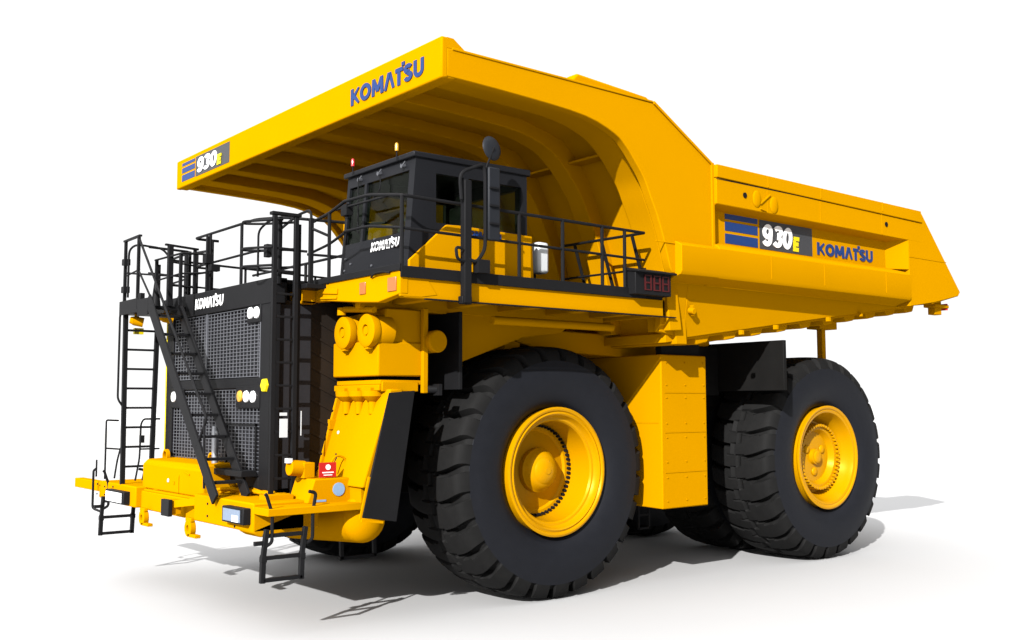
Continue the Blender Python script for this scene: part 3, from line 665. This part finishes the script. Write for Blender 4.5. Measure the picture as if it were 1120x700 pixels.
# ---- bumper -------------------------------------------------------------------------
bx = -4.40
bp = MB()
bp.box(bx, -3.5, -2.62, -.78, 1.24, 1.60).box(bx+.09, -3.5, -.85, 1.50, 1.22, 1.50).box(bx, -3.5, 1.48, 2.72, 1.24, 1.56)
bp.box(bx+.05, -3.5, 2.6, 3.36, 1.27, 1.55)
bp.prism([(bx, 1.24), (bx, 1.28), (-3.7, 1.5), (-3.7, 1.24), (-4.3, 1.18)], 'y', -2.62, -2.2)
BP = bp.build('bumper', YEL, T, .02)
MB().box(-4.36, -4.2, 3.3, 4.66, 1.37, 1.53).build('bumper_arm', YEL, BP, .012)
MB().box(bx, -3.1, -3.02, -2.62, 1.47, 1.56).box(-4.0, -2.9, -2.6, -1.9, 1.42, 1.52).build('side_platform', YEL, BP, .008)
MB().box(-4.30, -3.6, -1.0, 1.4, 1.50, 1.53).build('top_plate', YEL, BP, .006)
q = MB()
for y, z in ((-1.25, 1.5), (-1.25, 1.34), (2.9, 1.48), (2.9, 1.35), (3.28, 1.5), (3.28, 1.34), (2.5, 1.5), (-2.1, 1.28)): q.cyl((bx-.0, y, z), (bx-.012, y, z), .015, 8)
q.build('bumper_bolt', DRK, BP)
# centre toolbox with rings
bxx = MB().prism([(-4.25, 1.53), (-4.25, 1.90), (-4.18, 1.97), (-3.70, 2.0), (-3.70, 1.53)], 'y', -.72, 1.62)
TB = bxx.build('battery_box', YEL, BP, .02)
q = MB().tube([(-4.256, .15, 1.55), (-4.256, .15, 1.80), (-4.2, .10, 1.86), (-4.256, -.05, 1.86), (-4.256, -.25, 1.82)], .012)
q.box(-4.262, -4.25, .3, .36, 1.66, 1.7).box(-4.262, -4.25, .95, 1.1, 1.535, 1.545)
q.build('box_hinge', YEL, TB)
MB().sphere((-4.255, .55, 1.70), .01, .035, .03).build('box_latch', PLW, TB)
for x, y, z in ((-3.95, 1.45, 1.98), (-3.95, -.30, 1.99)):
    q = MB(); q.lathe([(-.025, .07), (.025, .07), (.025, .10), (-.025, .10), (-.025, .07)], (x, y, z+.04), 'x', 24); q.build('lifting_ring', YEL, TB)
# tow hooks
for y in (1.15, -.62):
    q = MB().lathe([(-.04, .045), (.04, .045), (.04, .115), (-.04, .115), (-.04, .045)], (-4.40, y-.05, 1.13), 'x', 20).box(-4.44, -4.36, y-.32, y-.05, 1.015, 1.06).box(-4.43, -4.37, y-.14, y+.06, 1.22, 1.27)
    q.build('tow_hook', YEL, BP, .006)
q = MB().box(bx-.14, bx, -.16, -.34, 1.29, 1.49); q.build('bump_stop_arm', YEL, BP, .006)
MB().box(bx-.2, bx-.14, -.38, -.10, 1.27, 1.50).build('bump_stop', BLK, BP, .008)
MB().beam((bx-.1, -.35, 1.44), (bx+.1, -.8, 1.5), .03, .1).build('stop_brace', YEL, BP)
for (ya, yb, mt) in ((2.58, 1.72, LENS), (-1.92, -2.55, LENSD)):
    z0, z1 = (1.27, 1.47) if ya > 0 else (1.335, 1.535)
    xx = bx-.03
    h_ = MB().box(xx-.07, xx+.06, ya, yb, z0, z1).build('headlight', BLK, BP, .012)
    s_ = -1
    MB().box(xx-.078, xx-.071, ya-.05, yb+.08, z0+.025, z1-.025).build('lens', mt, h_)
    MB().box(xx-.074, xx-.0705, ya-.03, yb+.05, z0+.012, z1-.012).build('bezel', BLK, h_)
MB().box(xx-.082, xx-.079, -2.42, -2.24, 1.36, 1.44).build('reflector_strip', LENS, h_)
# gear and hoses on the bumper deck
q = MB()
for i in range(6): q.tube([(-4.2+.08*i, -.8-.18*i, 1.62), (-4.1+.08*i, -1.1-.1*i, 1.68), (-3.9, -1.5-.15*i, 1.64), (-3.6, -1.9-.1*i, 1.62)], .022)
q.box(-4.0, -3.7, -1.55, -1.2, 1.6, 1.68).box(-4.1, -3.75, -2.4, -2.15, 1.6, 1.66)
q.build('hydraulic_line', YEL, BP)
MB().lathe([(0, .06), (.12, .06), (.14, .04), (.14, .001)], (-3.9, -.95, 1.6), 'z', 16).build('filler_cap', YEL, BP)

# lower folding ladders
def low_ladder(y, sgn):
    q = MB()
    xa, xb = -4.43, -3.92
    for x in (xa, xb):
        q.beam((x+.03, y-.02*sgn, 1.32), (x, y, .99), .055, .055).beam((x, y, 1.02), (x-.01, y, .69), .06, .06)
        q.beam((x-.035, y, .97), (x+.035, y, .97), .07, .07)
    for z in (.72, .98, 1.24): q.beam((xa, y, z), (xb, y, z), .06, .045)
    q.beam((xa-.12, y, 1.16), (xa, y, 1.16), .05, .05)
    q.build('folding_ladder', BLK, T, .005)
    for x, b_ in ((xa+.02, -.08), (xb+.05, .12)):
        q = MB().tube([(x+b_*.2, y-.02, 1.74), (x+b_*.6+.05, y-.02, 1.72), (x+.08, y-.02, 1.5), (x+.08, y-.02, 1.16), (x, y-.02, 1.12)], .022, 8, .07)
        q.build('grab_bar', BLK, T)
low_ladder(-2.97, 1); low_ladder(2.95, -1)
MB().tube([(-4.42, 3.3, 1.62), (-4.42, 3.3, 1.9)], .015).tube([(-4.42, 3.32, 1.75), (-4.46, 3.32, 1.72), (-4.46, 3.32, 1.1), (-4.36, 3.2, 1.05)], .02, 8, .05).build('grab_bar', BLK, T)
# middle step
q = MB()
for x in (-2.80, -2.28): q.beam((x, -1.95, 1.25), (x+.02, -1.95, .70), .05, .05)
q.beam((-2.82, -1.95, .715), (-2.24, -1.95, .715), .05, .05).beam((-2.8, -1.95, .98), (-2.26, -1.95, .98), .04, .04)
q.build('access_step', BLK, T, .004)

# ---- front upright, cabinet and air cans -------------------------------------------
CA = MB().prism([(-3.05, 3.17), (-3.05, 4.06), (-1.86, 4.0), (-1.86, 3.17)], 'x', -2.80, -2.22)
CA.prism([(-3.07, 3.62), (-3.07, 3.17), (-1.90, 3.17), (-1.90, 3.64)], 'x', -2.92, -2.24)
CAB2 = CA.build('control_cabinet', YEL, T, .02)
MB().box(-2.88, -2.2, -3.06, -1.94, 3.06, 3.12).box(-2.9, -2.85, -3.06, -1.9, 2.98, 3.06).box(-2.86, -2.3, -3.08, -3.0, 2.97, 3.1).build('cabinet_base', YEL, CAB2, .01)
MB().beam((-2.22, -3.10, 2.95), (-2.22, -3.10, 4.08), .07, .08).build('cabinet_strut', YEL, CAB2, .01)
for y in (-2.30, -2.90):
    q = MB().lathe([(-.33, .001), (-.33, .055), (-.30, .06), (-.30, .07), (-.34, .08), (-.345, .185), (-.33, .215), (-.27, .22), (-.23, .21), (-.22, .195), (-.17, .21), (0, .21)], (-2.70, y-.04, 3.76), 'x', 40)
    a = q.build('air_filter', YEL, T)
    MB().box(-3.02, -2.94, y-.08, y, 3.52, 3.57).build('filter_latch', YEL, a)
q = MB().lathe([(-.30, .001), (-.30, .135), (-.28, .15), (.5, .15)], (-2.08, -2.93, 3.64), 'y', 32); q.build('expansion_tank', YEL, T)
q = MB().cyl((-2.2, -3.16, 3.0), (-2.1, -3.22, 3.0), .05).box(-2.12, -2.07, -3.3, -3.16, 2.92, 3.07); q.build('strut_clamp', BLK, CAB2)
for y in (-2.05, -2.38, -2.72):
    q = MB().lathe([(0, .001), (0, .16), (-.07, .15), (-.13, .08), (-.14, .06), (-.30, .055), (-.30, .001)], (-2.85, y-.12, 2.98), 'z', 20).box(-2.95, -2.75, y-.22, y, 2.94, 3.02); q.build('brake_pot', YEL, CAB2)
# the leaning upright
UP = MB().hexa([(-3.13, -1.86, 1.75), (-3.17, -3.12, 1.75), (-2.9, -3.12, 1.75), (-2.9, -1.86, 1.75)], [(-2.74, -1.86, 3.0), (-2.80, -3.18, 3.0), (-2.6, -3.18, 3.0), (-2.6, -1.86, 3.0)])
UP.hexa([(-3.18, -1.80, 1.75), (-3.18, -1.90, 1.75), (-2.7, -1.90, 1.75), (-2.7, -1.80, 1.75)], [(-2.80, -1.80, 3.12), (-2.80, -1.90, 3.12), (-2.2, -1.90, 3.12), (-2.2, -1.80, 3.12)])
UPR = UP.build('front_upright', YEL, T, .02)
MB().box(-2.98, -2.84, -1.92, -1.76, 2.46, 2.60).build('upright_clamp', YEL, UPR, .01)
MB().sphere((-2.925, -2.08, 2.42), .015, .03, .03).build('reflector_dot', PLW, UPR)
MB().tube([(-3.03, -2.2, 2.15), (-3.02, -2.22, 2.08), (-3.04, -2.25, 2.1), (-3.05, -2.2, 2.02)], .012).build('small_handle', BLK, UPR)
q = MB().cyl((-3.0, -1.0, 1.22), (-2.95, -2.78, 1.33), .31, 28).sphere((-2.95, -2.78, 1.33), .31, .22, .31, 24)
q.hexa([(-3.1, -3.0, 1.4), (-3.1, -1.8, 1.4), (-2.8, -1.8, 1.4), (-2.8, -3.0, 1.4)], [(-3.12, -3.0, 1.8), (-3.12, -1.85, 1.8), (-2.7, -1.85, 1.8), (-2.7, -3.0, 1.8)])
q.build('cross_tube', YEL, UPR)
q = MB().hexa([(-3.35, -2.55, 1.52), (-3.35, -2.0, 1.52), (-3.05, -2.0, 1.52), (-3.05, -2.55, 1.52)], [(-3.35, -2.72, 1.86), (-3.35, -2.08, 1.90), (-3.05, -2.0, 1.90), (-3.05, -2.72, 1.86)])
q = MB().prism([(-3.72, 1.56), (-3.62, 1.86), (-2.98, 1.86), (-2.98, 1.60), (-3.1, 1.52)], 'y', -2.72, -2.2)
SB = q.build('service_box', YEL, T, .012)
MB().lathe([(-.012, .001), (-.012, .085), (0, .085)], (-3.28, -2.72, 1.72), 'y', 24).build('round_sticker', BLUS, SB)
MB().box(-3.62, -3.46, -2.726, -2.72, 1.575, 1.60).build('small_sticker', BLUS, SB)
MB().box(-3.50, -3.26, -2.62, -2.60, 1.87, 2.06).build('warning_sign', RED, SB)
MB().lathe([(-.006, .001), (-.006, .035), (0, .035)], (-3.38, -2.622, 2.00), 'y', 16).box(-3.46, -3.30, -2.626, -2.62, 1.925, 1.940).box(-3.44, -3.32, -2.626, -2.62, 1.895, 1.905).build('sign_mark', WHT, SB)
MB().cyl((-3.82, -2.4, 2.0), (-3.6, -2.4, 1.98), .10, 20).box(-3.66, -3.5, -2.5, -2.3, 1.86, 2.06).build('valve', YEL, SB, .01)
MB().box(-3.86, -3.80, -2.46, -2.36, 2.06, 2.12).build('valve_tag', PLW, SB)
MB().tube([(-3.3, -2.5, 2.0), (-3.2, -2.5, 2.15), (-3.05, -2.5, 2.1), (-3.02, -2.5, 1.9)], .015, 8, .08).build('hose', YEL, SB)
# mud flap beside the upright
q = MB().hexa([(-3.27, -3.30, 1.40), (-2.77, -3.30, 1.32), (-2.74, -3.24, 1.32), (-3.24, -3.20, 1.40)], [(-2.90, -3.30, 2.95), (-2.50, -3.30, 2.98), (-2.48, -3.24, 2.98), (-2.86, -3.24, 2.95)])
FLP = q.build('mud_flap', BLK, T, .008)
MB().beam((-3.28, -3.29, 1.37), (-2.98, -3.31, 1.33), .03, .03).beam((-3.28, -3.26, 1.38), (-3.16, -3.27, 1.90), .025, .025).build('flap_edge', YEL, FLP)
# inner supports behind the flap
MB().box(-2.4, -1.95, -1.9, -1.0, 1.3, 4.1).build('inner_upright', DRK, UPR, .02)  # dark colour stands in for shade between flap and tyre

# ------------------------------------------------------------------ ground
gm = bpy.data.materials.new('white_floor'); N, L = nt(gm); b_ = N['Principled BSDF']
tc = N.new('ShaderNodeTexCoord'); n1 = N.new('ShaderNodeTexNoise'); n1.inputs['Scale'].default_value = .12; n1.inputs['Detail'].default_value = 4
ln = N.new('ShaderNodeVectorMath'); ln.operation = 'LENGTH'; L.new(tc.outputs['Object'], ln.inputs[0]); L.new(tc.outputs['Object'], n1.inputs['Vector'])
mr = N.new('ShaderNodeMapRange'); mr.inputs['From Max'].default_value = 200; L.new(ln.outputs['Value'], mr.inputs['Value'])
cr = N.new('ShaderNodeValToRGB'); el = cr.color_ramp.elements
el[0].position = .12; el[0].color = (.31, .31, .313, 1); el[1].position = .72; el[1].color = (.36, .36, .36, 1)
for p_, c_ in ((.27, (.315, .315, .316, 1)), (.33, (.288, .284, .277, 1)), (.50, (.285, .281, .275, 1)), (.58, (.31, .31, .312, 1))):
    q_ = el.new(p_); q_.color = c_
mg = N.new('ShaderNodeMix'); mg.data_type = 'RGBA'; mg.blend_type = 'MULTIPLY'; mg.inputs['Factor'].default_value = .12
L.new(mr.outputs['Result'], cr.inputs['Fac']); L.new(cr.outputs['Color'], mg.inputs['A']); L.new(n1.outputs['Fac'], mg.inputs['B']); L.new(mg.outputs['Result'], b_.inputs['Base Color'])
b_.inputs['Roughness'].default_value = .9; b_.inputs['Specular IOR Level'].default_value = 0.
G = MB().add([(-3000, -3000, 0), (3000, -3000, 0), (3000, 3000, 0), (-3000, 3000, 0)], [(0, 1, 2, 3)]).build('ground', gm)
G['kind'] = 'structure'

# ------------------------------------------------------------------ light
world = bpy.data.worlds.new('World'); S.world = world; world.use_nodes = True
N, L = world.node_tree.nodes, world.node_tree.links
bg = N['Background']
tc = N.new('ShaderNodeTexCoord')
dt = N.new('ShaderNodeVectorMath'); dt.operation = 'DOT_PRODUCT'; dt.inputs[1].default_value = Vector((.42, -.90, .10)).normalized()
L.new(tc.outputs['Generated'], dt.inputs[0])
ramp = N.new('ShaderNodeValToRGB'); e = ramp.color_ramp.elements
mr = N.new('ShaderNodeMapRange'); mr.inputs['From Min'].default_value = -1; mr.inputs['From Max'].default_value = 1
L.new(dt.outputs['Value'], mr.inputs['Value']); L.new(mr.outputs['Result'], ramp.inputs['Fac'])
AMBH, AMBL = 1.15, .35
e[0].position = .52; e[0].color = (1, 1, 1, 1); e[1].position = .82; e[1].color = (.35, .35, .35, 1)
sp = N.new('ShaderNodeSeparateXYZ'); L.new(tc.outputs['Generated'], sp.inputs[0])
r2 = N.new('ShaderNodeValToRGB'); r2.color_ramp.elements[0].position = .5; r2.color_ramp.elements[0].color = (1, 1, 1, 1); r2.color_ramp.elements[1].position = .9; r2.color_ramp.elements[1].color = (4.0, 4.0, 4.0, 1)
L.new(sp.outputs['Z'], r2.inputs['Fac'])
mu = N.new('ShaderNodeMix'); mu.data_type = 'RGBA'; mu.blend_type = 'MULTIPLY'; mu.inputs['Factor'].default_value = 1
L.new(ramp.outputs['Color'], mu.inputs['A']); L.new(r2.outputs['Color'], mu.inputs['B']); d2 = N.new('ShaderNodeVectorMath'); d2.operation = 'DOT_PRODUCT'; d2.inputs[1].default_value = Vector((-1, -.25, .12)).normalized()
L.new(tc.outputs['Generated'], d2.inputs[0])
m3 = N.new('ShaderNodeMapRange'); m3.inputs['From Min'].default_value = .35; m3.inputs['From Max'].default_value = 1; m3.inputs['To Min'].default_value = 1; m3.inputs['To Max'].default_value = 2.3
L.new(d2.outputs['Value'], m3.inputs['Value'])
m4 = N.new('ShaderNodeVectorMath'); m4.operation = 'SCALE'; L.new(mu.outputs['Result'], m4.inputs[0]); L.new(m3.outputs['Result'], m4.inputs['Scale'])
L.new(m4.outputs[0], bg.inputs['Color'])
bg.inputs['Strength'].default_value = .46

sun = bpy.data.lights.new('key_lamp', 'SUN'); sun.energy = 5.0; sun.angle = math.radians(.6); sun.color = (1, .985, .96)
so = bpy.data.objects.new('key_lamp', sun); COL.objects.link(so)
dv = Vector((1.75, 1.03, -1.0)).normalized(); so.rotation_euler = dv.to_track_quat('-Z', 'Y').to_euler()
so.location = (-20, -14, 12)

# ------------------------------------------------------------------ camera
cam = bpy.data.cameras.new('camera'); co = bpy.data.objects.new('camera', cam); COL.objects.link(co); S.camera = co
yaw, pit, roll = .6841, .0816, -.0027
fw = Vector((math.sin(yaw)*math.cos(pit), math.cos(yaw)*math.cos(pit), math.sin(pit)))
r_ = Vector((math.cos(yaw), -math.sin(yaw), 0)); u_ = r_.cross(fw)
r_, u_ = r_*math.cos(roll)+u_*math.sin(roll), u_*math.cos(roll)-r_*math.sin(roll)
M = Matrix((r_, u_, -fw)).transposed().to_4x4(); M.translation = Vector((-10.0127, -14.5069, 2.7965)); co.matrix_world = M
cam.sensor_width = 36; cam.lens = 36*1130.32/1120; cam.clip_start = .1; cam.clip_end = 8000
S.render.resolution_x = 1024; S.render.resolution_y = 640
S.view_settings.view_transform = 'Standard'; S.view_settings.look = 'None'; S.view_settings.exposure = 1.25; S.view_settings.gamma = 1
